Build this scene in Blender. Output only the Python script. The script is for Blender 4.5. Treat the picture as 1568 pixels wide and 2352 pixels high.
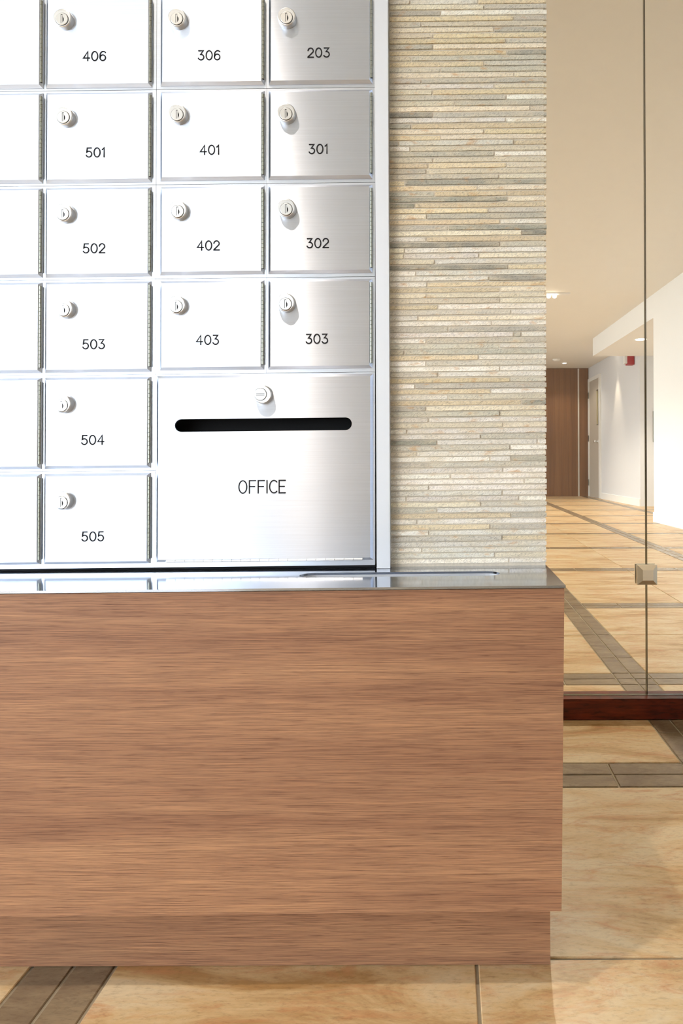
import bpy, bmesh, math, random
from mathutils import Matrix, Vector
random.seed(7)
scene = bpy.context.scene
for o in list(bpy.data.objects):
    bpy.data.objects.remove(o)

# ------------------------------------------------------------------ camera
F = 1550.0            # focal length in pixels of the 1568x2352 frame
CX, CY = 1030.0, 1065.0
H = 0.6627            # lens height
ROLL = 0.004
cam_d = bpy.data.cameras.new('camera')
cam_d.sensor_width = 36.0
cam_d.lens = 36.0 * F / 2352.0
cam_d.shift_x = (784.0 - CX) / 2352.0
cam_d.shift_y = (CY - 1176.0) / 2352.0
cam_d.clip_start = 0.02
cam = bpy.data.objects.new('camera', cam_d)
scene.collection.objects.link(cam)
cam.matrix_world = (Matrix.Translation((0, 0, H)) @ Matrix.Rotation(ROLL, 4, 'Y')
                    @ Matrix.Rotation(math.pi / 2, 4, 'X'))
scene.camera = cam

# ------------------------------------------------------------------ daylight, lamps, exposure
world = bpy.data.worlds.new('sky')
scene.world = world
world.use_nodes = True
bg = world.node_tree.nodes['Background']
bg.inputs[0].default_value = (0.86, 0.93, 1.0, 1)
bg.inputs[1].default_value = 7.2
LOBBY_SPOT_W = 88.0     # ceiling lamp in front of the mailboxes
HALL_SPOT_W = 175.0
WARM = (1.0, 0.89, 0.72)
SOFTWARM = (1.0, 0.85, 0.70)
scene.view_settings.view_transform = 'Standard'
scene.view_settings.look = 'None'
scene.view_settings.gamma = 1.0
scene.view_settings.use_curve_mapping = False
scene.view_settings.exposure = 0.0

COL = scene.collection
CEIL = 2.56


def at(px, py, d):
    """pixel of the frame + distance in front of the lens -> x, y, z"""
    dx, dy = px - CX, py - CY
    wx, wy = dx - ROLL * dy, dy + ROLL * dx
    return Vector((wx * d / F, d, H - wy * d / F))


# ------------------------------------------------------------------ helpers
def mk(name, verts, faces, mat=None, parent=None, smooth=False, off=(0, 0, 0), mats=None, fmat=None):
    me = bpy.data.meshes.new(name)
    ox, oy, oz = off
    me.from_pydata([(v[0] - ox, v[1] - oy, v[2] - oz) for v in verts], [], faces)
    me.validate()
    for m in (mats or ([mat] if mat else [])):
        me.materials.append(m)
    if fmat:
        for p, i in zip(me.polygons, fmat):
            p.material_index = i
    if smooth:
        for p in me.polygons:
            p.use_smooth = True
    bm = bmesh.new(); bm.from_mesh(me)
    bmesh.ops.recalc_face_normals(bm, faces=bm.faces)
    bm.to_mesh(me); bm.free()
    o = bpy.data.objects.new(name, me)
    COL.objects.link(o)
    if parent:
        o.parent = parent
    return o


def empty(name, loc, label, cat, group=None):
    o = bpy.data.objects.new(name, None)
    o.empty_display_size = 0.02
    COL.objects.link(o)
    o.location = loc
    tag(o, label, cat, group)
    return o


def tag(o, label=None, cat=None, group=None, kind=None):
    if label: o['label'] = label
    if cat: o['category'] = cat
    if group: o['group'] = group
    if kind: o['kind'] = kind
    return o


class MB:
    def __init__(self):
        self.v, self.f, self.m = [], [], []

    def add(self, verts, faces, mi=0):
        n = len(self.v)
        self.v += [tuple(v) for v in verts]
        self.f += [tuple(i + n for i in f) for f in faces]
        self.m += [mi] * len(faces)
        return self

    def box(self, x0, x1, y0, y1, z0, z1, mi=0):
        v = [(x0, y0, z0), (x1, y0, z0), (x1, y1, z0), (x0, y1, z0),
             (x0, y0, z1), (x1, y0, z1), (x1, y1, z1), (x0, y1, z1)]
        return self.add(v, BOXF, mi)

    def cbox(self, x0, x1, y0, y1, z0, z1, c, mi=0):
        """box with chamfered top edges"""
        v = [(x0, y0, z0), (x1, y0, z0), (x1, y1, z0), (x0, y1, z0),
             (x0, y0, z1 - c), (x1, y0, z1 - c), (x1, y1, z1 - c), (x0, y1, z1 - c),
             (x0 + c, y0 + c, z1), (x1 - c, y0 + c, z1), (x1 - c, y1 - c, z1), (x0 + c, y1 - c, z1)]
        f = [(3, 2, 1, 0), (0, 1, 5, 4), (1, 2, 6, 5), (2, 3, 7, 6), (3, 0, 4, 7),
             (4, 5, 9, 8), (5, 6, 10, 9), (6, 7, 11, 10), (7, 4, 8, 11), (8, 9, 10, 11)]
        return self.add(v, f, mi)

    def lathe(self, c, axis, prof, n=32, mi=0, close=True):
        """prof: list of (radius, along axis)"""
        c = Vector(c); a = Vector(axis).normalized()
        t = a.orthogonal().normalized(); b = a.cross(t)
        vs, fs = [], []
        for r, h in prof:
            for i in range(n):
                w = 2 * math.pi * i / n
                vs.append(c + a * h + (t * math.cos(w) + b * math.sin(w)) * r)
        for k in range(len(prof) - 1):
            for i in range(n):
                j = (i + 1) % n
                fs.append((k * n + i, k * n + j, (k + 1) * n + j, (k + 1) * n + i))
        if close:
            fs.append(tuple(range(n))[::-1])
            fs.append(tuple((len(prof) - 1) * n + i for i in range(n)))
        return self.add(vs, fs, mi)

    def build(self, name, mat, parent=None, off=(0, 0, 0), smooth=False):
        mats = mat if isinstance(mat, (list, tuple)) else [mat]
        return mk(name, self.v, self.f, None, parent, smooth, off, mats, self.m)


BOXF = [(3, 2, 1, 0), (4, 5, 6, 7), (0, 1, 5, 4), (1, 2, 6, 5), (2, 3, 7, 6), (3, 0, 4, 7)]


# ------------------------------------------------------------------ materials
def lin(r, g, b):
    def c(u):
        u /= 255.0
        return u / 12.92 if u <= 0.04045 else ((u + 0.055) / 1.055) ** 2.4
    return (c(r), c(g), c(b), 1)


class NT:
    def __init__(self, name):
        self.m = bpy.data.materials.new(name)
        self.m.use_nodes = True
        self.t = self.m.node_tree
        self.p = self.t.nodes['Principled BSDF']

    def n(self, typ, **kw):
        nd = self.t.nodes.new(typ)
        for k, v in kw.items():
            if hasattr(nd, k):
                setattr(nd, k, v)
        return nd

    def l(self, a, b):
        self.t.links.new(a, b)

    def pos(self, scale):
        g = self.n('ShaderNodeNewGeometry')
        mp = self.n('ShaderNodeMapping')
        mp.inputs['Scale'].default_value = scale
        self.l(g.outputs['Position'], mp.inputs['Vector'])
        return mp.outputs[0]

    def noise(self, vec, scale=1.0, detail=4.0, rough=0.6, dist=0.0):
        nd = self.n('ShaderNodeTexNoise')
        nd.inputs['Scale'].default_value = scale
        nd.inputs['Detail'].default_value = detail
        nd.inputs['Roughness'].default_value = rough
        nd.inputs['Distortion'].default_value = dist
        if vec is not None:
            self.l(vec, nd.inputs['Vector'])
        return nd.outputs['Fac']

    def ramp(self, fac, stops):
        r = self.n('ShaderNodeValToRGB')
        el = r.color_ramp.elements
        while len(el) < len(stops):
            el.new(0.5)
        for e, (p, c) in zip(el, stops):
            e.position = p
            e.color = c if len(c) == 4 else (*c, 1)
        self.l(fac, r.inputs[0])
        return r.outputs[0]

    def mix(self, a, b, fac, mode='MIX'):
        x = self.n('ShaderNodeMix', data_type='RGBA', blend_type=mode)
        for s, v in ((x.inputs[6], a), (x.inputs[7], b), (x.inputs[0], fac)):
            if hasattr(v, 'node'):
                self.l(v, s)
            else:
                s.default_value = v
        return x.outputs[2]

    def bump(self, h, strength=0.3, dist=0.001):
        b = self.n('ShaderNodeBump')
        b.inputs['Strength'].default_value = strength
        b.inputs['Distance'].default_value = dist
        self.l(h, b.inputs['Height'])
        self.l(b.outputs[0], self.p.inputs['Normal'])

    def set(self, **kw):
        for k, v in kw.items():
            self.p.inputs[k.replace('_', ' ')].default_value = v
        return self


def plain(name, rgb, rough=0.5, metal=0.0, grain=0.0, gscale=40):
    t = NT(name)
    t.set(Roughness=rough, Metallic=metal)
    c = lin(*rgb)
    if grain:
        nz = t.noise(t.pos((gscale, gscale, gscale)), 1, 3)
        d = tuple(x * (1 - grain) for x in c[:3]) + (1,)
        t.l(t.ramp(nz, [(0.3, d), (0.7, c)]), t.p.inputs['Base Color'])
    else:
        t.p.inputs['Base Color'].default_value = c
    return t.m


def steel(name, rgb, rough, aniso, line=0.05):
    t = NT(name)
    t.set(Metallic=1.0, Roughness=rough, Anisotropic=aniso)
    nz = t.noise(t.pos((7, 40, 1200)), 1, 5, 0.7)
    c = lin(*rgb)
    d = tuple(x * (1 - 2 * line) for x in c[:3]) + (1,)
    t.l(t.ramp(nz, [(0.3, d), (0.7, c)]), t.p.inputs['Base Color'])
    if aniso:
        v = t.n('ShaderNodeCombineXYZ')
        v.inputs[2].default_value = 1.0
        t.l(v.outputs[0], t.p.inputs['Tangent'])
    t.bump(nz, 0.08, 0.0002)
    return t.m


M = {}
M['door'] = steel('brushed_steel', (215, 223, 238), 0.34, 1.0, 0.05)
M['frame'] = steel('satin_steel', (216, 223, 236), 0.32, 0.4)
M['trim'] = plain('satin_aluminium', (214, 219, 228), 0.5, 0.35)
M['hinge'] = steel('hinge_steel', (150, 152, 142), 0.3, 0.0, 0.02)
M['lock'] = steel('chrome', (228, 231, 236), 0.28, 0.0, 0.01)
M['plug'] = steel('plug_nickel', (214, 215, 216), 0.34, 0.0, 0.01)
M['top'] = steel('worktop_steel', (186, 194, 208), 0.10, 0.0, 0.03)
M['clamp'] = steel('clamp_metal', (246, 240, 226), 0.35, 0.0, 0.01)
M['black'] = plain('black_paint', (16, 14, 22), 0.95)  # lettering paint, also painted shade in the locks
M['dark'] = plain('dark_inside', (10, 10, 14), 0.9)  # near-black, painted for the shade inside slots and gaps
M['white'] = plain('white_paint', (240, 239, 236), 0.6, grain=0.02, gscale=20)
M['ceil'] = plain('ceiling_paint', (240, 237, 230), 0.7, grain=0.02, gscale=15)
M['grey_wall'] = plain('pale_grey_paint', (222, 223, 226), 0.6, grain=0.02, gscale=20)
M['doorpaint'] = plain('taupe_door_paint', (186, 176, 162), 0.5, grain=0.02)
M['red'] = plain('red_plastic', (176, 34, 40), 0.35)
M['pale_pane'] = plain('obscured_glass', (196, 184, 146), 0.15)  # tan painted for the glow of a lit door pane
M['plastic'] = plain('white_plastic', (235, 235, 232), 0.4)
M['asphalt'] = plain('pale_concrete', (190, 190, 188), 0.9, grain=0.1, gscale=3)
M['grout_stone'] = plain('stone_grout', (222, 212, 196), 0.9, grain=0.15, gscale=300)
M['mullion'] = plain('grey_mullion', (120, 122, 126), 0.4, 0.6)


def wood(name, base, dark, light, sx, sz, axis='x', rough=0.42, fig=1.0):
    t = NT(name)
    sc = (lambda a, b: (a, a, b)) if axis == 'x' else (lambda a, b: (b, b, a))
    broad = t.noise(t.pos(sc(1.6 if axis == 'x' else 0.2, 28 if axis == 'x' else 5)), 1, 4, 0.6, 0.6 * fig)
    fine = t.noise(t.pos(sc(16 if axis == 'x' else 0.6, sz)), 1, 4, 0.65)
    dash = t.noise(t.pos(sc(30 if axis == 'x' else 1.0, sz * 0.8)), 1, 2, 0.5)
    c1 = t.ramp(broad, [(0.3, lin(*dark)), (0.5, lin(*base)), (0.72, lin(*light))])
    c2 = t.ramp(fine, [(0.36, (0.58, 0.53, 0.53, 1)), (0.50, (0.98, 0.97, 0.96, 1)), (0.64, (1.3, 1.25, 1.15, 1))])
    c = t.mix(c1, c2, fig, 'MULTIPLY')
    c3 = t.ramp(dash, [(0.30, (0.55, 0.48, 0.48, 1)), (0.40, (1, 1, 1, 1))])
    c = t.mix(c, c3, 0.85 * fig, 'MULTIPLY')
    t.l(c, t.p.inputs['Base Color'])
    t.set(Roughness=rough)
    t.p.inputs['Specular IOR Level'].default_value = 0.3
    t.bump(fine, 0.15, 0.0006)
    return t.m


M['wood'] = wood('walnut_laminate', (155, 116, 90), (138, 100, 78), (170, 130, 100), 14, 1700)
M['hallwood'] = wood('dark_wood_panel', (128, 90, 58), (116, 80, 50), (138, 99, 65), 8, 45, 'z', 0.5, 0.35)
M['mahogany'] = wood('mahogany_rail', (96, 34, 16), (70, 20, 8), (116, 46, 22), 6, 130, 'x', 0.35)


def stone_mat():
    t = NT('split_slate')
    oi = t.n('ShaderNodeObjectInfo')
    g0 = t.n('ShaderNodeNewGeometry')
    rot = t.n('ShaderNodeMapping')
    rot.inputs['Rotation'].default_value = (0, math.radians(38), 0)
    t.l(g0.outputs['Position'], rot.inputs['Vector'])
    sc2 = t.n('ShaderNodeMapping')
    sc2.inputs['Scale'].default_value = (240, 300, 760)
    t.l(rot.outputs[0], sc2.inputs['Vector'])
    grit = t.noise(sc2.outputs[0], 1, 4, 0.7)
    blot = t.noise(t.pos((22, 22, 60)), 1, 4, 0.6)
    g = t.ramp(grit, [(0.34, (0.50, 0.49, 0.47, 1)), (0.48, (0.97, 0.96, 0.95, 1)), (0.66, (1.2, 1.19, 1.15, 1))])
    c = t.mix(oi.outputs['Color'], lin(226, 214, 190), t.ramp(blot, [(0.44, (0, 0, 0, 1)), (0.68, (0.6, 0.6, 0.6, 1))]))
    c = t.mix(c, g, 0.8, 'MULTIPLY')
    ochre = t.noise(t.pos((35, 35, 90)), 1.3, 3, 0.5)
    c = t.mix(c, lin(206, 158, 96), t.ramp(ochre, [(0.62, (0, 0, 0, 1)), (0.76, (0.6, 0.6, 0.6, 1))]))
    t.l(c, t.p.inputs['Base Color'])
    t.set(Roughness=0.8)
    t.p.inputs['Specular IOR Level'].default_value = 0.25
    t.bump(grit, 0.9, 0.0016)
    return t.m


M['stone'] = stone_mat()


def tile_mat(name, a, b, c_, vein, rough, sc=1.0):
    t = NT(name)
    oi = t.n('ShaderNodeObjectInfo')
    mp = t.n('ShaderNodeCombineXYZ')
    t.l(oi.outputs['Random'], mp.inputs[2])
    add = t.n('ShaderNodeVectorMath', operation='MULTIPLY_ADD')
    t.l(mp.outputs[0], add.inputs[0])
    add.inputs[1].default_value = (0, 0, 37)
    t.l(t.pos((3.2 * sc, 11 * sc, 1)), add.inputs[2])
    n1 = t.noise(add.outputs[0], 1.0, 8, 0.68, 0.8)
    n2 = t.noise(t.pos((70, 190, 1)), 1.0, 6, 0.75)
    n3 = t.noise(add.outputs[0], 2.3, 8, 0.7, 1.5)
    col = t.ramp(n1, [(0.36, lin(*b)), (0.48, lin(*a)), (0.60, lin(*c_))])
    col = t.mix(col, lin(*vein), t.ramp(n3, [(0.50, (0, 0, 0, 1)), (0.66, (0.7, 0.7, 0.7, 1))]))
    col = t.mix(col, t.ramp(n2, [(0.36, (0.62, 0.56, 0.52, 1)), (0.47, (1, 1, 1, 1)), (0.66, (1.16, 1.15, 1.12, 1))]), 0.5, 'MULTIPLY')
    t.l(col, t.p.inputs['Base Color'])
    t.set(Roughness=rough)
    t.bump(n2, 0.12, 0.001)
    return t.m


M['tile'] = tile_mat('beige_stone_tile', (202, 173, 129), (168, 130, 82), (210, 191, 157), (189, 132, 89), 0.36)
M['strip'] = tile_mat('taupe_strip_tile', (134, 116, 92), (118, 100, 80), (146, 128, 102), (110, 92, 74), 0.26)
M['grout'] = plain('floor_grout', (166, 154, 132), 0.85, grain=0.1, gscale=200)


def glass_mat():
    t = NT('clear_glass')
    nt = t.t
    nt.nodes.remove(t.p)
    out = [n for n in nt.nodes if n.type == 'OUTPUT_MATERIAL'][0]
    tr = t.n('ShaderNodeBsdfTransparent'); tr.inputs[0].default_value = (0.985, 0.985, 0.965, 1)
    gl = t.n('ShaderNodeBsdfGlossy'); gl.inputs['Roughness'].default_value = 0.0
    fr = t.n('ShaderNodeFresnel'); fr.inputs[0].default_value = 1.45
    mx = t.n('ShaderNodeMixShader')
    t.l(fr.outputs[0], mx.inputs[0]); t.l(tr.outputs[0], mx.inputs[1]); t.l(gl.outputs[0], mx.inputs[2])
    t.l(mx.outputs[0], out.inputs[0])
    return t.m


M['glass'] = glass_mat()
M['glass_edge'] = plain('polished_glass_edge', (70, 62, 34), 0.2)


def emis(name, rgb, s):
    t = NT(name)
    t.p.inputs['Emission Color'].default_value = (*rgb, 1)
    t.p.inputs['Emission Strength'].default_value = s
    return t.m


M['bulb'] = emis('lamp_glow', (1.0, 0.9, 0.74), 12)


# ================================================================== SETTING
def struct(name, mb, mat, parent=None):
    o = mb.build(name, mat, parent)
    if not parent:
        o['kind'] = 'structure'
    return o


RAIL_Y0, RAIL_Y1 = 1.741, 1.800
LX0, LX1, LY0 = -3.2, 2.6, -3.0          # the lobby in front of the mailboxes
HX0, HX1, HY1 = -3.0, 3.7, 13.5          # the hall behind the glass
PIERX = 0.1426

floor = struct('floor', MB().box(LX0, LX1 + 1.1, LY0, HY1, -0.05, -0.0025), M['grout'])
ceiling = struct('ceiling', MB().box(LX0, HX1, LY0, HY1, CEIL, CEIL + 0.1), M['ceil'])

# --- tiles and strip tiles on the floor
PITCH, SW = 1.0655, 0.1105
TS = (PITCH - SW) / 2
XS = [-0.5535 + PITCH * k for k in range(-4, 6)]     # left edges of the strips running away from the lens
J = 0.0022


def proj(x, y, z=0.0):
    wx, wy = x * F / y, (H - z) * F / y
    return CX + wx + ROLL * wy, CY + wy - ROLL * wx


def seen(x0, x1, y0, y1):
    y1 = max(y1, 0.3); y0 = max(y0, 0.6)
    if y1 < 0.78: return False
    P = [proj(x, y) for x in (x0, x1) for y in (y0, y1)]
    if max(p[0] for p in P) < 0 or min(p[0] for p in P) > 1568 or min(p[1] for p in P) > 2352: return False
    if y0 >= 0.89 and max(p[0] for p in P) < 1250: return False
    return True


rest = {'tile': MB(), 'strip': MB()}
count = {'tile': 0, 'strip': 0}


def lay(kind, x0, x1, y0, y1, bx0, bx1, by0, by1):
    x0, x1, y0, y1 = max(x0, bx0), min(x1, bx1), max(y0, by0), min(y1, by1)
    if x1 - x0 < 0.01 or y1 - y0 < 0.01: return
    x0 += J; x1 -= J; y0 += J; y1 -= J
    dz = random.uniform(-0.0003, 0.0003)
    if seen(x0, x1, y0, y1):
        mb = MB().cbox(x0, x1, y0, y1, -0.0025, dz, 0.0012)
        mb.build('floor_tile' if kind == 'tile' else 'strip_tile', M[kind], floor)
        count[kind] += 1
    else:
        rest[kind].cbox(x0, x1, y0, y1, -0.0025, dz, 0.0012)


def lay_floor(ys, bx0, bx1, by0, by1):
    """ys = near edges of the strips that run across"""
    B = (bx0, bx1, by0, by1)
    h = SW / 2
    for x in XS:
        for y in ys:
            for i in (0, 1):                       # four square pieces at the crossing
                for j in (0, 1):
                    lay('strip', x + i * h, x + (i + 1) * h, y + j * h, y + (j + 1) * h, *B)
            for i in (0, 1):                       # two large tiles each way in the bay
                for j in (0, 1):
                    lay('tile', x + SW + i * TS, x + SW + (i + 1) * TS, y + SW + j * TS, y + SW + (j + 1) * TS, *B)
            cuts = [0, 0.165, 0.4775, 0.790, PITCH - SW]
            for a, b in zip(cuts, cuts[1:]):
                for i in (0, 1):
                    lay('strip', x + SW + a, x + SW + b, y + i * h, y + (i + 1) * h, *B)
                    lay('strip', x + i * h, x + (i + 1) * h, y + SW + a, y + SW + b, *B)


lay_floor([1.381 + PITCH * k for k in range(-5, 1)], LX0, LX1, LY0, RAIL_Y0)
lay_floor([2.018 + PITCH * k for k in range(-1, 11)], HX0, HX1, RAIL_Y1, HY1)
for k in rest:
    o = rest[k].build('floor_tile' if k == 'tile' else 'strip_tile', M[k], floor)
    o['kind'] = 'stuff'

# --- wall that holds the mailboxes: blocks around and behind the cabinet
Y_BACK = RAIL_Y0
x_cab0 = at(-152, 650, 0.985).x
x_trim0 = at(861.5, 650, 0.981).x
x_trim1 = at(893, 650, 0.981).x
z_cab1 = at(358, -14, 0.985).z
struct('wall_mailbox', MB()
       .box(x_cab0 - 2.4, x_cab0 - 0.03, 1.003, Y_BACK, 0, CEIL)
       .box(x_cab0 - 0.03, x_trim0, 0.985, Y_BACK, z_cab1 + 0.012, CEIL)
       .box(x_cab0 - 0.03, x_trim0, 1.135, Y_BACK, 0, z_cab1 + 0.012), M['white'])

# --- stone pier with its strips
X_ST0 = at(893.5, 650, 0.998).x
wall_stone = struct('wall_stone', MB().box(x_trim1, PIERX, 0.9987, Y_BACK, 0, CEIL), M['grout_stone'])
JT = {0: [240, 850], 1: [905], 2: [515], 3: [1170], 4: [340], 5: [995], 6: [445], 7: [1100], 8: [445], 9: [1110],
      10: [250], 11: [905], 12: [515], 13: [1175], 14: [340], 15: [995], 16: [440], 17: [1105], 18: [640], 19: [1320],
      20: [445], 21: [1100], 22: [250], 23: [905], 24: [515], 25: [140, 1172], 26: [240], 27: [998], 28: [445],
      29: [405, 1108], 30: [385], 31: [1040], 32: [192], 33: [845], 34: [460, 1110], 35: [1118], 36: [282], 37: [943],
      38: [390], 39: [1050], 40: [585], 41: [1245], 42: [387], 43: [1048], 44: [190], 45: [182, 860], 46: [460],
      47: [1123], 48: [292], 49: [948], 50: [392], 51: [1050], 52: [387], 53: [1048], 54: [490], 55: [1148], 56: [312],
      57: [973], 58: [583], 59: [1172, 1240], 60: [386], 61: [1043], 62: [187], 63: [855], 64: [383], 65: [1047],
      66: [490], 67: [1140], 68: [285], 69: [967], 70: [582], 71: [1243], 72: [382], 73: [1047], 74: [408], 75: [1075],
      76: [210], 77: [875], 78: [482, 1386], 79: [1140], 80: [300], 81: [960, 1150], 82: [407], 83: [1075], 84: [604],
      85: [1268], 86: [408], 87: [1070], 88: [206, 1217], 89: [876], 90: [481], 91: [1147], 92: [302], 93: [960],
      94: [408], 95: [1070], 96: [], 97: [346], 98: [1003], 99: [1130]}
CREAM, GREY, OCHRE, DARK, PALE = (237, 228, 208), (208, 204, 192), (229, 214, 184), (168, 167, 157), (243, 239, 231)
COLS = {2: 'GP', 1: 'CG', 3: 'OG', 4: 'GC', 5: 'CG', 6: 'CO', 7: 'OG', 8: 'GC', 9: 'OD', 10: 'CG', 11: 'OG', 14: 'GG',
        17: 'GP', 18: 'CG', 20: 'DG', 22: 'GO', 23: 'CO', 27: 'GP', 30: 'GC', 31: 'GC', 32: 'OD', 33: 'OC', 34: 'GOO',
        35: 'DC', 36: 'DO', 37: 'OG', 38: 'CG', 39: 'OP', 40: 'GD', 41: 'CD', 42: 'PO', 43: 'DG', 47: 'DO', 49: 'PD',
        50: 'PO', 54: 'OP', 60: 'PG', 61: 'GP', 62: 'GG', 63: 'OP', 64: 'PG', 66: 'GP', 67: 'OG', 68: 'PG', 69: 'OP',
        70: 'PG', 71: 'OD', 77: 'PG', 78: 'DPP', 90: 'GP', 91: 'OG', 93: 'OG', 95: 'GO'}
KEY = {'C': CREAM, 'G': GREY, 'O': OCHRE, 'D': DARK, 'P': PALE}
D_ST = 0.997
SLOPE = 0.0118


def stone_xy(px, k):
    """px along course k; bottom of course"""
    by = 10.7 + 12.98 * k
    return at(px, by - SLOPE * (px - 896), D_ST)


def stone_strip(px0, px1, k, key, target=None):
    n = max(2, int((px1 - px0) / 28))
    front = D_ST - random.uniform(-0.0003, 0.0009)
    vs, fs = [], []
    hgt = 12.98 / F * D_ST
    gap = random.uniform(0.0010, 0.0016)
    lean = random.uniform(-0.0006, 0.0006)
    b0 = random.uniform(-0.0002, 0.0002)
    rows = 4
    for i in range(n + 1):
        t = i / n
        p = stone_xy(px0 + (px1 - px0) * t, k)
        jb = random.uniform(-0.00025, 0.00025); jt = random.uniform(-0.0005, 0.0002)
        endc = 0.0003 if i in (0, n) else 0.0
        ef = 0.0003 if i in (0, n) else 0.0
        zs = [p.z + jb + b0, p.z + jb + b0 + 0.0004 + endc, p.z + hgt - gap + jt - 0.0005 - endc, p.z + hgt - gap + jt]
        ys = [0.9998, front + ef + random.uniform(-.0004, .0004), front + ef + lean + random.uniform(-.0005, .0005), 0.9998]
        for z, y in zip(zs, ys):
            vs.append((p.x, y, z))
    for i in range(n):
        for r in range(rows - 1):
            a = i * rows + r
            fs.append((a, a + rows, a + rows + 1, a + 1))
    fs.append((0, 1, 2, 3))
    e = n * rows
    fs.append((e + 3, e + 2, e + 1, e))
    if target is not None:
        target.add(vs, fs)
        return
    o = mk('stone_strip', vs, fs, M['stone'], wall_stone)
    c = KEY[key]
    v = random.uniform(0.93, 1.06)
    lc = lin(*[min(255, max(0, q * v + random.uniform(-1.5, 1.5))) for q in c])
    o.color = lc


def course(k, joints, keys, target=None):
    R = 1254.5 + random.uniform(-1.3, 0.7)
    cuts = [894.5] + [880 + j / 3.92 for j in joints] + [R]
    for i in range(len(cuts) - 1):
        a = cuts[i] + (1.7 if i else 0)
        b = cuts[i + 1] - (1.7 if i < len(cuts) - 2 else 0)
        stone_strip(a, b, k, keys[i % len(keys)], target)


for k in range(-1, 100):
    js = JT.get(k, [560])
    if k in COLS:
        keys = COLS[k]
    elif k < 55:
        keys = [random.choice('CCCOGPP') for _ in range(4)]
    else:
        keys = [random.choice('PPPPCCG') for _ in range(4)]  # lower courses coloured paler: the brighter light low down is painted in
    course(k, js, keys)
upper = {c: MB() for c in 'CGOP'}   # courses above the frame, up to the ceiling
for k in range(-2, -152, -1):
    course(k, JT[(-k * 7) % 60], 'C', upper[random.choice('CCGOPP')])
for c, mb in upper.items():
    uo = mb.build('stone_strip', M['stone'], wall_stone); uo['kind'] = 'stuff'; uo.color = lin(*KEY[c])

# --- lobby walls, glazed front behind the lens
struct('wall_right', MB().box(LX1, LX1 + 0.1, LY0, RAIL_Y0, 0, CEIL), M['white'])
WX0, WX1 = LX0 + 0.05, -1.5
struct('wall_front', MB().box(WX1, LX1, LY0 - 0.15, LY0, 0, CEIL)
       .box(LX0, WX1, LY0 - 0.15, LY0, 2.1, CEIL).box(LX0, WX1, LY0 - 0.15, LY0, 0, 0.06), M['white'])
struct('wall_left', MB().box(LX0 - 0.15, LX0, 0.6, Y_BACK, 0, CEIL)
       .box(LX0 - 0.15, LX0, LY0, 0.6, 2.45, CEIL).box(LX0 - 0.15, LX0, LY0, 0.6, 0, 0.06), M['white'])


def window(name, x0, x1, y0, y1, z0, z1, n, axis):
    fr = MB()
    w = 0.03
    if axis == 'x':
        for i in range(n + 1):
            x = x0 + (x1 - x0) * i / n
            fr.box(x - w, x + w, y0, y1, z0, z1)
    else:
        for i in range(n + 1):
            y = y0 + (y1 - y0) * i / n
            fr.box(x0, x1, y - w, y + w, z0, z1)
    o = fr.build(name, M['mullion']); o['kind'] = 'structure'
    for i in range(n):
        if axis == 'x':
            xa, xb = x0 + (x1 - x0) * i / n + w, x0 + (x1 - x0) * (i + 1) / n - w
            ym = (y0 + y1) / 2
            mk('pane', [(xa, ym, z0), (xb, ym, z0), (xb, ym, z1), (xa, ym, z1)], [(0, 1, 2, 3)], M['glass'], o)
        else:
            ya, yb = y0 + (y1 - y0) * i / n + w, y0 + (y1 - y0) * (i + 1) / n - w
            xm = (x0 + x1) / 2
            mk('pane', [(xm, ya, z0), (xm, yb, z0), (xm, yb, z1), (xm, ya, z1)], [(0, 1, 2, 3)], M['glass'], o)


window('window_1', LX0, WX1, LY0 - 0.09, LY0 - 0.04, 0.06, 2.1, 1, 'x')
window('window_2', LX0 - 0.09, LX0 - 0.04, LY0, 0.6, 0.06, 2.45, 2, 'y')  # unseen side glazing, added to lend the lobby brightness
struct('ground', MB().box(-40, 40, -40, 40, -0.4, -0.06), M['asphalt'])

# --- hall behind the glass
HLW = (2.6, 12.6)                                     # glazed stretch of the hall's left side
struct('wall_hall_left', MB().box(HX0 - 0.15, HX0, Y_BACK, HLW[0], 0, CEIL).box(HX0 - 0.15, HX0, HLW[1], HY1, 0, CEIL)
       .box(HX0 - 0.15, HX0, HLW[0], HLW[1], 2.45, CEIL).box(HX0 - 0.15, HX0, HLW[0], HLW[1], 0, 0.1), M['white'])
window('window_3', HX0 - 0.09, HX0 - 0.04, HLW[0], HLW[1], 0.1, 2.45, 4, 'y')


def slant(x0, y0, x1, y1, th, z0, z1):
    """wall block between two floor points, thickened towards +x"""
    v = [(x0, y0, z0), (x1, y1, z0), (x1 + th, y1, z0), (x0 + th, y0, z0),
         (x0, y0, z1), (x1, y1, z1), (x1 + th, y1, z1), (x0 + th, y0, z1)]
    return v, BOXF


SOF = 2.294
AL0, AL1 = 7.59, 10.29                                # the recess in the right wall


def rx(y):                                            # face of the near right wall
    return 2.205 + (10.29 - y) * 0.0381


def gx(y):                                            # face of the far, pale grey wall
    return 2.92 - (y - 10.29) * 0.0374


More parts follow.
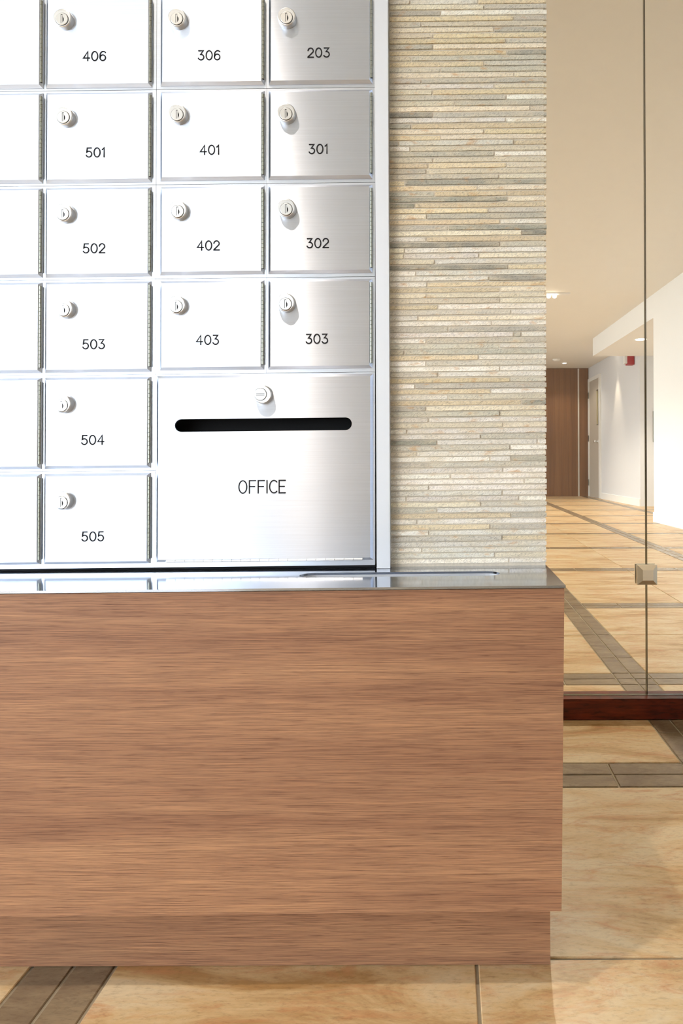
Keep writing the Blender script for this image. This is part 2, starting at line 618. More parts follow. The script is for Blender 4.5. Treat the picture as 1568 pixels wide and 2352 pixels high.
struct('wall_hall_right', MB().add(*slant(rx(RAIL_Y1), RAIL_Y1, rx(AL0), AL0, 1.2, 0, CEIL)), M['white'])
struct('wall_soffit', MB().add(*slant(rx(AL0), AL0, rx(AL1), AL1, 1.5, SOF, CEIL)), M['white'])
wall_grey = struct('wall_hall_far', MB().add(*slant(gx(AL1), AL1, gx(HY1), HY1, 0.8, 0, CEIL)), M['grey_wall'])
struct('wall_alcove', MB().box(HX1, HX1 + 0.1, AL0, AL1, 0, CEIL), M['white'])
struct('baseboard_right', MB().add(*slant(rx(RAIL_Y1) - 0.014, RAIL_Y1, rx(AL0) - 0.014, AL0, 0.014, 0, 0.11)), M['white'])
struct('baseboard_far', MB().add(*slant(gx(AL1) - 0.014, AL1 - 0.0, gx(12.53) - 0.014, 12.53, 0.014, 0, 0.11)), M['white'])

# end wall of wood panels
wall_end = struct('wall_end', MB().box(HX0, gx(HY1) + 0.8, HY1, HY1 + 0.1, 0, CEIL), M['hallwood'])
xs = at(1328, 1000, HY1).x
edges = [-2.95, -1.75, -0.55, 0.65, 1.45, xs - 0.014, xs + 0.014, gx(HY1) - 0.004]
for a, b in zip(edges, edges[1:]):
    if abs(b - a) < 0.05:
        MB().box(a, b, HY1 - 0.012, HY1, 0.0, CEIL - 0.01).build('edge_strip', M['plastic'], wall_end)
    else:
        MB().box(a + 0.002, b - 0.002, HY1 - 0.02, HY1, 0.0, CEIL - 0.01).build('wood_panel', M['hallwood'], wall_end)

# door on the grey wall
D0, D1, DZ = 12.62, 13.36, 2.26


def gslab(mb, ya, yb, za, zb, out, inn, mi=0):
    """slab lying on the grey wall: from `inn` inside to `out` proud of its face"""
    v = [(gx(ya) - out, ya, za), (gx(yb) - out, yb, za), (gx(yb) - inn, yb, za), (gx(ya) - inn, ya, za),
         (gx(ya) - out, ya, zb), (gx(yb) - out, yb, zb), (gx(yb) - inn, yb, zb), (gx(ya) - inn, ya, zb)]
    return mb.add(v, BOXF, mi)


door_1 = struct('door_1', gslab(MB(), D0, D1, 0.006, DZ, 0.012, 0.0), M['doorpaint'])
df = MB()
gslab(df, D0 - 0.09, D0, 0.004, DZ + 0.07, 0.03, 0.0)
gslab(df, D1, D1 + 0.07, 0.004, DZ + 0.07, 0.03, 0.0)
gslab(df, D0, D1, DZ, DZ + 0.07, 0.03, 0.0)
df.build('door_frame', M['plastic'], door_1)
dw = gslab(MB(), 12.695, 12.815, 1.38, 2.05, 0.018, 0.0125).build('door_window', M['hinge'], door_1)
gslab(MB(), 12.71, 12.80, 1.40, 2.03, 0.020, 0.0182).build('window_pane', M['pale_pane'], dw)
hd = MB()
kp = Vector((gx(12.72) - 0.012, 12.72, 1.07))
hd.lathe(kp, (-1, 0, 0), [(0.03, 0), (0.03, 0.008), (0.012, 0.012), (0.012, 0.04), (0.027, 0.05), (0.03, 0.065), (0.018, 0.08)], 16)
hd.build('door_knob', M['lock'], door_1, smooth=True)
for z in (0.28, 1.15, 2.0):
    gslab(MB(), D1 - 0.01, D1 + 0.045, z - 0.06, z + 0.06, 0.036, 0.03).build('door_hinge', M['hinge'], door_1)

# ================================================================== COUNTER
YF = 0.8333
ZT = 0.5120
KS = 0.0062                                          # the counter is a touch out of level


def cz(z, x):
    return z + KS * (x - 0.14)


X_C0 = -1.25
XR_TOP, XR_BOT = 0.1422, 0.1372
Z_CB = 0.1095
PT = 0.0030

# steel worktop with a long rounded slot
slx0, slx1 = at(686, 1324, 0.925).x, at(1146, 1314, 0.94).x
sly0, sly1 = 0.910, 0.948
loop = []
r = (sly1 - sly0) / 2
NSEG = 10
for i in range(NSEG + 1):
    a = -math.pi / 2 + math.pi * i / NSEG
    loop.append((slx1 - r + r * math.cos(a), (sly0 + sly1) / 2 + r * math.sin(a)))
for i in range(NSEG + 1):
    a = math.pi / 2 + math.pi * i / NSEG
    loop.append((slx0 + r + r * math.cos(a), (sly0 + sly1) / 2 + r * math.sin(a)))


def plate_with_hole(outer, hole, f3, f3b):
    """two faces with a hole and the walls between: f3/f3b map a 2-D point to front / back"""
    bm = bmesh.new()
    def side(fn):
        vo = [bm.verts.new(fn(p)) for p in outer]
        vh = [bm.verts.new(fn(p)) for p in hole]
        es = []
        for L in (vo, vh):
            for i in range(len(L)):
                es.append(bm.edges.new((L[i], L[(i + 1) % len(L)])))
        bmesh.ops.triangle_fill(bm, use_beauty=True, use_dissolve=False, edges=es)
        return vo, vh
    ao, ah = side(f3)
    bo, bh = side(f3b)
    for A, B in ((ao, bo), (ah, bh)):
        for i in range(len(A)):
            j = (i + 1) % len(A)
            bm.faces.new((A[i], A[j], B[j], B[i]))
    bmesh.ops.recalc_face_normals(bm, faces=bm.faces)
    bm.verts.index_update()
    vs = [tuple(v.co) for v in bm.verts]
    fs = [tuple(v.index for v in f.verts) for f in bm.faces]
    bm.free()
    return vs, fs


top = empty('steel_worktop', (-0.4, 0.92, ZT), 'polished steel countertop with a long rounded slot, on the wooden counter', 'countertop')
TO = top.location
outer = [(X_C0, YF - 0.0015), (XR_TOP + 0.0015, YF - 0.0015), (XR_TOP + 0.0015, 1.0012), (X_C0, 1.0012)]
vs, fs = plate_with_hole(outer, loop, lambda p: (p[0], p[1], cz(ZT, p[0])), lambda p: (p[0], p[1], cz(ZT - PT, p[0])))
mk('plate', vs, fs, M['top'], top, off=TO)
sl = MB()
n = len(loop)
V = [(x, y, cz(ZT - PT, x)) for x, y in loop] + [(x, y, cz(ZT - 0.030, x)) for x, y in loop]
sl.add(V, [(i, (i + 1) % n, (i + 1) % n + n, i + n) for i in range(n)])
sl.build('slot_sleeve', M['trim'], top, TO)
MB().add([(x, y, cz(ZT - 0.030, x)) for x, y in loop], [tuple(range(n))]).build('slot_bottom', M['dark'], top, TO)  # near-black sheet painted as the shade down the slot

# wooden counter
ctr = empty('wooden_counter', (-0.4, 0.92, 0.0), 'walnut-grain laminate counter with recessed toe kick under the mailboxes', 'counter')
CO = ctr.location
zt = ZT - PT - 0.0009


def slab8(x0t, x0b, x1t, x1b, y0, y1, zb, zt_):
    v = [(x0b, y0, cz(zb, x0b)), (x1b, y0, cz(zb, x1b)), (x1b, y1, cz(zb, x1b)), (x0b, y1, cz(zb, x0b)),
         (x0t, y0, cz(zt_, x0t)), (x1t, y0, cz(zt_, x1t)), (x1t, y1, cz(zt_, x1t)), (x0t, y1, cz(zt_, x0t))]
    return MB().add(v, BOXF)


slab8(X_C0, X_C0, XR_TOP, XR_BOT, YF, YF + 0.019, Z_CB, zt).build('front_panel', M['wood'], ctr, CO)
slab8(XR_TOP - 0.019, XR_BOT - 0.019, XR_TOP - 0.0006, XR_BOT - 0.0006, YF + 0.0195, 0.9995, Z_CB, zt).build('end_panel', M['wood'], ctr, CO)
slab8(X_C0, X_C0, XR_TOP - 0.02, XR_BOT - 0.02, YF + 0.0195, 0.9995, Z_CB, Z_CB + 0.018).build('bottom_panel', M['wood'], ctr, CO)
xt = at(1263.5, 2180, 0.8917).x
MB().box(X_C0, xt, 0.8917, 0.983, 0.0006, Z_CB - 0.0015).build('toe_kick', M['wood'], ctr, CO)

# ================================================================== MAILBOXES
D0M = 0.985
Y_FRONT, Y_PLATE = 0.9840, 0.9890        # door face, frame face
ROWV = [-12, 206.7, 424.8, 641, 860, 1080.5, 1303.5]
SHEAR = 0.0112


def P(u, v, y):
    px = u - 0.0055 * (1 - u / 860.0) * (v - 650)
    py = v - SHEAR * (u - 358)
    p = at(px, py, D0M)
    return (p.x, y, p.z)


UPX = F / D0M                            # pixels per metre on the door plane

# ---- single-stroke lettering


def arc(cx, cy, rx_, ry_, a0, a1, n=14):
    return [(cx + rx_ * math.cos(math.radians(a0 + (a1 - a0) * i / n)),
             cy + ry_ * math.sin(math.radians(a0 + (a1 - a0) * i / n))) for i in range(n + 1)]


GLYPH = {
    '0': (0.66, [arc(.33, .5, .33, .5, 90, 450, 28)]),
    '1': (0.24, [[(0, .80), (.20, 1), (.20, 0)]]),
    '2': (0.60, [arc(.29, .70, .29, .30, 175, -25) + [(.0, .03), (.0, 0), (.60, 0)]]),
    '3': (0.60, [[(.03, 1), (.52, 1), (.24, .60)] + arc(.28, .30, .31, .30, 85, -155)]),
    '4': (0.66, [[(.47, 0), (.47, 1), (.0, .30), (.66, .30)]]),
    '5': (0.60, [[(.55, 1), (.10, 1), (.05, .56)] + arc(.28, .32, .31, .32, 138, -158)]),
    '6': (0.62, [arc(.31, .31, .30, .31, 180, 540, 24), [(.01, .31), (.015, .58)] + arc(.36, .60, .345, .40, 178, 45, 10)]),
    'O': (0.66, [arc(.33, .5, .33, .5, 90, 450, 28)]),
    'F': (0.52, [[(.52, 1), (0, 1), (0, 0)], [(0, .52), (.44, .52)]]),
    'I': (0.0, [[(0, 1), (0, 0)]]),
    'C': (0.58, [arc(.36, .5, .36, .5, 48, 312, 24)]),
    'E': (0.50, [[(.52, 1), (0, 1), (0, 0), (.52, 0)], [(0, .52), (.44, .52)]]),
}


def ribbon(mb, pts, hw, y0, y1):
    """flat stroke of half width hw (2-D pts -> x, z), raised from y1 to y0"""
    q = [Vector(pts[0])]
    for p in pts[1:]:
        p = Vector(p)
        if (p - q[-1]).length > 1e-5: q.append(p)
    closed = (q[0] - q[-1]).length < 1e-4
    if closed: q = q[:-1]
    m = len(q)
    L, R = [], []
    for i in range(m):
        a = q[(i - 1) % m] if (closed or i > 0) else None
        b = q[(i + 1) % m] if (closed or i < m - 1) else None
        d1 = (q[i] - a).normalized() if a is not None else None
        d2 = (b - q[i]).normalized() if b is not None else None
        d = (d1 + d2) if (d1 is not None and d2 is not None) else (d1 or d2)
        if d.length < 1e-3: d = d1
        d.normalize()
        nrm = Vector((-d.y, d.x))
        ref = d2 if d2 is not None else d1
        k = 1.0 / max(0.55, abs(nrm.dot(Vector((-ref.y, ref.x)))))
        L.append(q[i] + nrm * hw * k); R.append(q[i] - nrm * hw * k)
    vs, fs = [], []
    for y in (y0, y1):
        for l_, r_ in zip(L, R):
            vs += [(l_.x, y, l_.y), (r_.x, y, r_.y)]
    o = 2 * m
    for i in range(m if closed else m - 1):
        j = (i + 1) % m
        fs += [(2 * i, 2 * i + 1, 2 * j + 1, 2 * j), (2 * i, 2 * j, 2 * j + o, 2 * i + o), (2 * i + 1, 2 * i + 1 + o, 2 * j + 1 + o, 2 * j + 1)]
    mb.add(vs, fs)
    if not closed:
        for c in (q[0], q[-1]):
            mb.lathe((c.x, y1, c.y), (0, -1, 0), [(hw, 0), (hw, y1 - y0)], 12)


def lettering(text, cu, cv, h, gap, hw, off, parent, wscale=1.0):
    tot = sum(GLYPH[c][0] * wscale for c in text) + gap * (len(text) - 1)
    x = -tot / 2
    mb = MB()
    for c in text:
        w, strokes = GLYPH[c]
        for s in strokes:
            pts = []
            for a, b in s:
                p = P(cu + (x + a * wscale) * h, cv + (0.5 - b) * h, 0)
                pts.append((p[0], p[2]))
            ribbon(mb, pts, hw, Y_FRONT - 0.0004, Y_FRONT + 0.0002)
        x += w * wscale + gap
    return mb.build('number' if text[0].isdigit() else 'lettering', M['black'], parent, off)


LR, LH = 0.0134, 0.0088


def make_lock(cu, cv, parent, off, kind=0):
    """cu, cv: centre of the visible lock face; the base is the same point straight behind"""
    # the face stands LH in front of the door, so it shows further out from the lens axis
    k = (D0M - LH - 0.0005) / D0M
    p = at(cu, cv, D0M - LH)
    x, z = p.x, p.z
    b = MB()
    b.lathe((x, Y_FRONT + 0.0002, z), (0, -1, 0),
            [(LR + 0.0002, 0), (LR, 0.001), (LR, LH - 0.0016), (LR - 0.0006, LH - 0.0005), (LR - 0.0016, LH), (0.002, LH)], 40)
    o = b.build('lock', M['lock'], parent, off, smooth=False)
    for pl in o.data.polygons:
        pl.use_smooth = abs(pl.normal.y) < 0.9
    yf = Y_FRONT + 0.0002 - LH
    if kind == 0:
        pc = (x + 0.0002, z - 0.0026); pr = 0.0088
    else:
        pc = (x - 0.0026, z + 0.0002); pr = 0.0088
    g = MB().lathe((pc[0], yf + 0.00025, pc[1]), (0, -1, 0), [(pr + 0.0006, 0), (pr + 0.0006, 0.0003), (pr - 0.0002, 0.0003)], 36)
    g.build('groove', M['black'], o)  # raised black ring, painted as the shade of a groove
    g.v = []
    bpy.context.view_layer.update()
    pm = MB().lathe((pc[0], yf, pc[1]), (0, -1, 0), [(pr, -0.0002), (pr, 0.0007), (pr - 0.0005, 0.0011), (0.001, 0.0011)], 36)
    pm.build('plug', M['plug'], o)
    yk = yf - 0.0011
    kh = MB()
    if kind == 0:
        kh.box(pc[0] - 0.0013, pc[0] - 0.0007, yk - 0.0001, yk + 0.0002, pc[1] - 0.0062, pc[1] + 0.0062)
        kh.box(pc[0] - 0.0013, pc[0] + 0.0012, yk - 0.0001, yk + 0.0002, pc[1] + 0.0056, pc[1] + 0.0064)
        v = [(pc[0] + 0.0011, yk - 0.0001, pc[1] + 0.0062), (pc[0] + 0.0016, yk - 0.0001, pc[1] + 0.003),
             (pc[0] + 0.0030, yk - 0.0001, pc[1] + 0.0004), (pc[0] + 0.0030, yk - 0.0001, pc[1] - 0.0022),
             (pc[0] + 0.0012, yk - 0.0001, pc[1] - 0.0058)]
        kh.add(v, [(0, 1, 2, 3, 4)])
    else:
        kh.box(pc[0] - 0.0062, pc[0] + 0.0062, yk - 0.0001, yk + 0.0002, pc[1] - 0.0016, pc[1] - 0.0008)
        kh.box(pc[0] - 0.0062, pc[0] + 0.0062, yk - 0.0001, yk + 0.0002, pc[1] + 0.0010, pc[1] + 0.0015)
    kh.build('keyhole', M['black'], o)  # flat black shapes painted as the shade in the key opening
    st = MB()                                       # worn stamp marks and knurling on the rim
    for i in range(-3, 4):
        a = math.radians(90 + i * 9) if kind == 0 else math.radians(i * 9)
        rr = 0.0108
        sx, sz = x + rr * math.cos(a) * (1 if kind == 0 else 1), z + rr * math.sin(a)
        st.box(sx - 0.0004, sx + 0.0004, yf - 0.00015, yf + 0.0001, sz - 0.0007, sz + 0.0007)
    st.build('stamp_mark', M['plug'], o)
    for c in o.children:                            # children carry world vertices: move into the lock's frame
        for vtx in c.data.vertices:
            vtx.co = (vtx.co.x - off[0], vtx.co.y - off[1], vtx.co.z - off[2])
    return o


CH = 6.2                                             # chamfer of the door edge, in frame pixels


def door_mesh(u0, u1, v0, v1, hole=None):
    c = CH
    OUT = [(u0, v0), (u1, v0), (u1, v1), (u0, v1)]
    INN = [(u0 + c, v0 + c), (u1 - c, v0 + c), (u1 - c, v1 - c), (u0 + c, v1 - c)]
    V = [P(*q, Y_PLATE) for q in OUT] + [P(*q, Y_FRONT + 0.0039) for q in OUT]
    Fc = []
    for i in range(4):
        j = (i + 1) % 4
        Fc.append((i, j, j + 4, i + 4))
    if hole is None:
        V += [P(*q, Y_FRONT) for q in INN]
        for i in range(4):
            j = (i + 1) % 4
            Fc.append((i + 4, j + 4, j + 8, i + 8))
        Fc.append((8, 9, 10, 11)); Fc.append((3, 2, 1, 0))
        return V, Fc
    vs, fs = plate_with_hole(INN, hole, lambda p: P(*p, Y_FRONT), lambda p: P(*p, Y_PLATE))
    n = len(V)
    V += [P(*q, Y_FRONT) for q in INN]
    for i in range(4):
        j = (i + 1) % 4
        Fc.append((i + 4, j + 4, j + n, i + n))
    m = len(V)
    V += vs
    Fc += [tuple(i + m for i in f) for f in fs]
    return V, Fc


def body_mesh(u0, u1, v0, v1, d0, d1, e0, e1):
    """hollow case: face ring around the door opening and a shell behind it"""
    O = [(u0, v0), (u1, v0), (u1, v1), (u0, v1)]
    I = [(d0, e0), (d1, e0), (d1, e1), (d0, e1)]
    mb = MB()
    yb = 1.12
    V = [P(*q, Y_PLATE) for q in O] + [P(*q, Y_PLATE) for q in I] + [P(*q, Y_PLATE + 0.004) for q in I] + \
        [P(*q, Y_PLATE + 0.004) for q in O] + [P(*q, yb) for q in O]
    fs = []
    for i in range(4):
        j = (i + 1) % 4
        fs += [(i, j, j + 4, i + 4), (i + 4, j + 4, j + 8, i + 8), (i, j, j + 16, i + 16)]
    fs.append((16, 17, 18, 19))
    mb.add(V, fs)
    return mb


def hinge_mesh(u, v0, v1, n, horizontal=False):
    mb = MB()
    rad = 0.0019
    out = 0.0004 if horizontal else 0.0017
    for i in range(n):
        a = v0 + (v1 - v0) * i / n + 0.25
        b = v0 + (v1 - v0) * (i + 1) / n - 0.25
        p0 = Vector(P(a, u, 0) if horizontal else P(u, a, 0)); p1 = Vector(P(b, u, 0) if horizontal else P(u, b, 0))
        y = Y_FRONT + out
        p0.y = p1.y = y
        ax = p1 - p0
        mb.lathe(p0, ax, [(rad - 0.0002, 0), (rad, 0.0002), (rad, ax.length - 0.0002), (rad - 0.0002, ax.length)], 12)
    p0 = Vector(P(v0, u, 0) if horizontal else P(u, v0, 0)); p1 = Vector(P(v1, u, 0) if horizontal else P(u, v1, 0))
    p0.y = p1.y = Y_FRONT + out
    mb.lathe(p0, p1 - p0, [(rad - 0.0005, 0.0001), (rad - 0.0005, (p1 - p0).length - 0.0001)], 8, mi=1)
    return mb


COLU = [(-152, 100.0, -146, 97.0), (100.2, 357.9, 104.5, 347.5), (358.6, 612.0, 367.5, 606.5), (612.4, 861, 616.5, 855)]
NUM = {(1, 0): ('406', 218, 130), (2, 0): ('306', 481, 128), (3, 0): ('203', 732, 122),
       (1, 1): ('501', 220, 351), (2, 1): ('401', 482, 345), (3, 1): ('301', 731, 343),
       (1, 2): ('502', 217, 571), (2, 2): ('402', 479, 564.5), (3, 2): ('302', 730, 559),
       (1, 3): ('503', 216, 791), (2, 3): ('403', 477, 781), (3, 3): ('303', 728, 778.5),
       (1, 4): ('504', 214, 1010.5), (1, 5): ('505', 214, 1232)}
LOCK = {(1, 0): (143, 41), (2, 0): (406, 40), (3, 0): (657.5, 37.5), (1, 1): (146, 266), (2, 1): (407, 260), (3, 1): (656.5, 258.5),
        (1, 2): (145, 488), (2, 2): (408, 482), (3, 2): (657, 477), (1, 3): (146, 708), (2, 3): (405, 700), (3, 3): (655.5, 694.5),
        (1, 4): (142, 927), (1, 5): (141.5, 1150)}
NEXT = {0: '406', 1: '501', 2: '502', 3: '503', 4: '504', 5: '505'}


def unsh(px, py):
    """frame pixel -> (u, v) of the cabinet grid"""
    v = py + SHEAR * (px - 358)
    u = px
    for _ in range(3):
        u = px + 0.0055 * (1 - u / 860.0) * (v - 650)
    return u, v


GROUP = 'steel mailboxes in the wall bank'
ORD = ['top row', 'second row', 'third row', 'fourth row', 'fifth row', 'bottom row']
COLW = ['', 'first fully visible column from the left', 'middle column above the office box', 'column next to the stone wall']


def adj(a0, a1, b0, b1, dy):
    """edges that lie dy behind the door face are measured where the lens sees them: move them out to their true place"""
    k = dy / D0M
    return (a0 - k * (CX - a0), a1 - k * (CX - a1), b0 - k * (CY - b0), b1 - k * (CY - b1))


for ci, (u0, u1, d0, d1) in enumerate(COLU):
    for ri in range(6):
        if ci >= 2 and ri >= 4: continue
        v0, v1 = ROWV[ri] + 0.45, ROWV[ri + 1] - 0.45
        e0, e1 = v0 + 4.6, v1 - (5.8 if ci < 2 else 8.2)
        if ri == 5: e1 = v1 - 9.5
        base = Vector(P((u0 + u1) / 2, v1, Y_PLATE))
        if (ci, ri) in NUM:
            t = NUM[(ci, ri)][0]
            label = 'steel mailbox numbered %s, %s, %s' % (t, ORD[ri], COLW[ci])
        else:
            label = 'steel mailbox in the %s, cut by the left photo edge beside mailbox %s' % (ORD[ri], NEXT[ri])
        mbx = empty('mailbox', base, label, 'mailbox', GROUP)
        body_mesh(*adj(u0, u1, v0, v1, 0.0045), d0 + 8, d1 - 8, e0 + 8, e1 - 8).build('case', M['frame'], mbx, base)
        dd = adj(d0, d1, e0, e1, 0.0032)
        V, Fc = door_mesh(*dd)
        # every door hangs a hair out of true
        ty, tz = random.uniform(-0.004, 0.004), random.uniform(-0.003, 0.003)
        c = sum((Vector(q) for q in V), Vector()) / len(V)
        V = [(q[0], q[1] - abs(0.0), q[2]) for q in V]
        dr = mk('door', V, Fc, M['door'], mbx, off=base)
        if (ci, ri) in NUM:
            t, nx, ny = NUM[(ci, ri)]
            u, v = unsh(nx, ny)
            lettering(t, u, v, 20.8, 0.25, 0.00090, base, dr, 1.0)
            make_lock(*LOCK[(ci, ri)], mbx, base)
        else:
            make_lock(-105, LOCK[(1, ri)][1] + 3, mbx, base)
        hinge_mesh(dd[1] - 1.9, dd[2] + 9, dd[3] - 11, 19).build('hinge', [M['hinge'], M['dark']], mbx, base)

# office box
u0, u1, v0, v1 = adj(358.6, 861.0, ROWV[4] + 0.45, 1303.5 - 0.45, 0.0045)
base = Vector(P(610, v1, Y_PLATE))
off_ = empty('mailbox', base, 'large steel mailbox lettered OFFICE with a black letter slot', 'mailbox', GROUP)
ud0, ud1, ve0, ve1 = adj(361.0, 857.0, 864.0, 1291.0, 0.0032)
body_mesh(u0, u1, v0, v1, ud0 + 8, ud1 - 8, ve0 + 8, ve1 - 8).build('case', [M['frame']], off_, base)
su0, sv = unsh(402, 979.5)
su1, sv1 = unsh(808, 971.5)
sv = (sv + sv1) / 2
hr = 14.6
hole = []
for i in range(13):
    a = -math.pi / 2 + math.pi * i / 12
    hole.append((su1 - hr + hr * math.cos(a), sv + hr * math.sin(a)))
for i in range(13):
    a = math.pi / 2 + math.pi * i / 12
    hole.append((su0 + hr + hr * math.cos(a), sv + hr * math.sin(a)))
V, Fc = door_mesh(ud0, ud1, ve0, ve1, hole)
dr = mk('door', V, Fc, M['door'], off_, off=base)
u, v = unsh(602, 1118)
lettering('OFFICE', u, v, 28.6, 0.21, 0.00086, base, dr, 0.95)
make_lock(602.5, 906, off_, base, kind=1)
ua, va = unsh(382, 1287.5)
ub, vb = unsh(833, 1282.5)
hinge_mesh((va + vb) / 2 + 1.5, ua, ub, 21, True).build('hinge', [M['lock'], M['dark']], off_, base)
# near-black sheet painted for the shade inside the letter slot
hb = MB()
n = len(hole)
hb.add([P(a, b + 0, Y_PLATE + 0.03) for a, b in ((ud0 + 9, ve0 + 9), (ud1 - 9, ve0 + 9), (ud1 - 9, ve1 - 9), (ud0 + 9, ve1 - 9))], [(0, 1, 2, 3)])
hb.build('inner_flap', M['dark'], off_, base)

# near-black strip painted for the shaded gap, header and trim around the bank
pv = []
for y in (0.9935, 1.13):
    for u in (-150, 860):
        p = Vector(P(u, 1304.6, y))
        pv += [(p.x, y, cz(ZT, p.x) + 0.0003), (p.x, y, p.z - 0.0006)]
mk('cabinet_plinth', pv, [(0, 2, 3, 1), (4, 5, 7, 6), (0, 1, 5, 4), (2, 6, 7, 3), (1, 3, 7, 5), (0, 4, 6, 2)], M['dark'])
tag(bpy.data.objects['cabinet_plinth'], 'dark recessed plinth between the mailboxes and the steel countertop', 'plinth')
zt0 = cz(ZT, x_trim1) + 0.0004
tr = MB().box(x_trim0 + 0.0006, x_trim1, 0.9800, 1.0012, zt0, CEIL - 0.002)
struct('trim_1', tr, M['trim'])
struct('trim_2', MB().box(x_cab0 - 0.028, x_cab0 - 0.001, 0.980, 0.99, 0.52, z_cab1 + 0.02), M['trim'])

# ================================================================== GLASS SCREEN
screen = empty('glass_screen', (1.3, 1.77, 0), 'clear frameless glass screen on a dark mahogany floor rail', 'glass screen')
SL = screen.location
rail = MB()
xg1 = 2.45
dzr = 0.013
v = [(PIERX + 0.001, RAIL_Y0, 0.0008), (xg1, RAIL_Y0, 0.0008), (xg1, RAIL_Y1, 0.0008), (PIERX + 0.001, RAIL_Y1, 0.0008),
     (PIERX + 0.001, RAIL_Y0, 0.0545), (xg1, RAIL_Y0, 0.0545), (xg1, RAIL_Y1, 0.0545), (PIERX + 0.001, RAIL_Y1, 0.0545)]
rail.add(v, BOXF)
ro = rail.build('floor_rail', M['mahogany'], screen, SL)
ro['label'] = 'dark mahogany floor rail'
YG0, YG1 = 1.765, 1.777
xgap = at(1484, 1100, YG0).x


def pane(x0, x1, label):
    mb = MB()
    z0, z1 = 0.0552, CEIL - 0.001
    v = [(x0, YG0, z0), (x1, YG0, z0), (x1, YG1, z0), (x0, YG1, z0), (x0, YG0, z1), (x1, YG0, z1), (x1, YG1, z1), (x0, YG1, z1)]
    mb.add(v, [BOXF[2], BOXF[4]], 0)
    mb.add(v, [BOXF[0], BOXF[1], BOXF[3], BOXF[5]], 1)
    o = mb.build('glass_panel', [M['glass'], M['glass_edge']], screen, SL)
    o['label'] = label


pane(PIERX + 0.002, xgap - 0.0008, 'clear glass panel between the stone pier and the panel seam')
pane(xgap + 0.0012, xg1, 'clear glass panel right of the seam, cut by the right photo edge')

cp = at(1487, 1321, YG0 - 0.012)
hs, hi = 0.0260, 0.0135
cb = MB()
y0, y1, y2 = YG0 - 0.0003, YG0 - 0.007, YG0 - 0.016
V = []
for s, y in ((hs, y0), (hs, y1), (hi, y2)):
    V += [(cp.x - s, y, cp.z - s), (cp.x + s, y, cp.z - s), (cp.x + s, y, cp.z + s), (cp.x - s, y, cp.z + s)]
fs = [(3, 2, 1, 0), (8, 9, 10, 11)]
for k in (0, 4):
    for i in range(4):
        j = (i + 1) % 4
        fs.append((k + i, k + j, k + j + 4, k + i + 4))
clamp = cb.add(V, fs).build('clamp', M['clamp'], screen, SL)
clamp['label'] = 'square bevelled metal clamp on the seam'
bb = MB().box(cp.x - hs, cp.x + hs, YG1 + 0.0003, YG1 + 0.008, cp.z - hs, cp.z + hs)
bb.build('back_plate', M['clamp'], clamp, SL)

# ================================================================== FITTINGS IN THE HALL
# fire alarm on the grey wall
ya = 10.6
za = 2.285
al = empty('fire_alarm', (gx(ya), ya, za), 'red fire alarm strobe high on the pale grey hall wall', 'fire alarm')
AO = al.location
MB().box(gx(ya) - 0.11, gx(ya) - 0.004, ya - 0.06, ya + 0.06, za - 0.085, za + 0.085).build('housing', M['red'], al, AO)
MB().box(gx(ya) - 0.15, gx(ya) - 0.1105, ya - 0.05, ya + 0.05, za - 0.065, za + 0.075).build('strobe_lens', M['plastic'], al, AO)
# call plate on the far side of the recess
pl = at(1502, 980, AL1)
wall_plate = empty('wall_plate', (pl.x, AL1, pl.z), 'grey metal wall plate in the hall recess, half hidden by the white wall', 'wall plate')
MB().cbox(0, 0.0001, 0, 0.0001, 0, 0.0001, 0.00001)
MB().box(pl.x - 0.022, pl.x + 0.10, AL1 - 0.02, AL1 - 0.001, pl.z - 0.235, pl.z + 0.235).build('plate', M['hinge'], wall_plate, wall_plate.location)
MB().lathe((pl.x + 0.05, AL1 - 0.02, pl.z), (0, -1, 0), [(0.018, 0), (0.018, 0.006)], 16).build('button', M['plastic'], wall_plate, wall_plate.location)


def spot(name, loc, watts, color, size_deg, blend, radius, parent=None, aim=(0, 0, -1)):
    ld = bpy.data.lights.new(name, 'SPOT')
    ld.energy = watts; ld.color = color
    ld.spot_size = math.radians(size_deg); ld.spot_blend = blend
    ld.shadow_soft_size = radius
    o = bpy.data.objects.new(name, ld)
    COL.objects.link(o)
    o.rotation_euler = Vector(aim).to_track_quat('-Z', 'Y').to_euler()
    o.location = loc
    return o


def downlight(x, y, zc, label, watts, r=0.055, color=WARM, size=120, blend=0.6, aim=(0, 0, -1)):
    t = empty('downlight', (x, y, zc), label, 'downlight', 'recessed ceiling downlights')
    L = t.location
    mb = MB().lathe((x, y, zc - 0.0005), (0, 0, -1), [(r, 0), (r + 0.018, 0.0), (r + 0.018, 0.003), (r + 0.002, 0.005), (r - 0.002, 0.003)], 28, close=False)
    mb.build('trim_ring', M['plastic'], t, L)
    MB().lathe((x, y, zc - 0.0012), (0, 0, -1), [(r - 0.001, 0), (r - 0.006, 0.004), (0.004, 0.010)], 24).build('bulb', M['bulb'], t, L)
    s = spot('downlight_lamp', (x, y, zc - 0.03), watts, color, size, blend, 0.03, aim=aim)
    return t


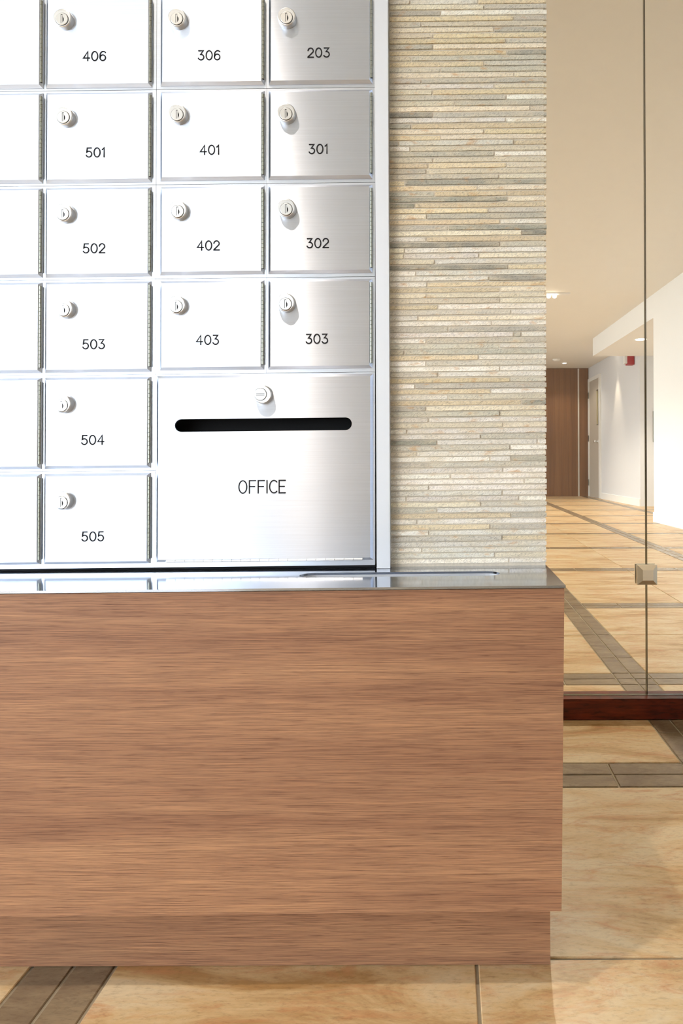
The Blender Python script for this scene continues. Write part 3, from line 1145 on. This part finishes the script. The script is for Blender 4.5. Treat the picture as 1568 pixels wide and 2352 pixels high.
downlight(2.54, 8.9, SOF, 'round downlight in the low ceiling of the hall recess', HALL_SPOT_W * 0.6, r=0.075)
downlight(2.70, 11.45, CEIL, 'ceiling downlight washing the pale grey wall beyond the soffit', 70, color=(1.0, 0.82, 0.58), size=44, blend=0.6)
downlight(2.20, 12.78, CEIL, 'small ceiling downlight nearest the wood end wall', HALL_SPOT_W * 0.15, r=0.04)
downlight(0.4, 3.6, CEIL, 'ceiling downlight above the hall floor just behind the glass', HALL_SPOT_W * 1.0)  # extra lamp out of sight behind the pier, added for hall light
downlight(0.5, 7.2, CEIL, 'ceiling downlight in the middle of the hall', HALL_SPOT_W)  # another added lamp the pier hides, brightening the hall
downlight(0.9, 10.6, CEIL, 'ceiling downlight towards the far end of the hall', HALL_SPOT_W)  # hidden lamp added because the far hall came out dim
# twin lamp
tw = empty('twin_ceiling_lamp', (1.16, 7.54, CEIL), 'small twin-bulb ceiling lamp beside the stone pier edge', 'ceiling lamp')
TL = tw.location
MB().box(1.07, 1.36, 7.50, 7.58, CEIL - 0.012, CEIL - 0.0008).build('base_plate', M['plastic'], tw, TL)
for dx in (-0.03, 0.035):
    MB().lathe((1.155 + dx, 7.54, CEIL - 0.012), (0, 0, -1), [(0.012, 0), (0.022, 0.012), (0.022, 0.028), (0.008, 0.04)], 16).build('bulb', M['bulb'], tw, TL, smooth=True)
# smoke detector
sd = MB().lathe((1.97, 12.3, CEIL - 0.0008), (0, 0, -1), [(0.07, 0), (0.07, 0.015), (0.05, 0.035), (0.02, 0.04)], 24)
tag(sd.build('smoke_detector', M['plastic']), 'round white smoke detector on the hall ceiling near the wood wall', 'smoke detector')

# lobby ceiling lamp above the lens, and an added warm floor light
downlight(-0.68, 0.22, CEIL, 'ceiling downlight above the floor in front of the mailboxes', LOBBY_SPOT_W, color=SOFTWARM, size=88, blend=0.8)
downlight(0.85, 1.5, CEIL, 'ceiling downlight of the lobby beside the glass screen', 24, color=(1.0, 0.62, 0.24), size=46, blend=1.0)  # unseen lamp, added to turn this stretch of floor golden
print('tiles', count)
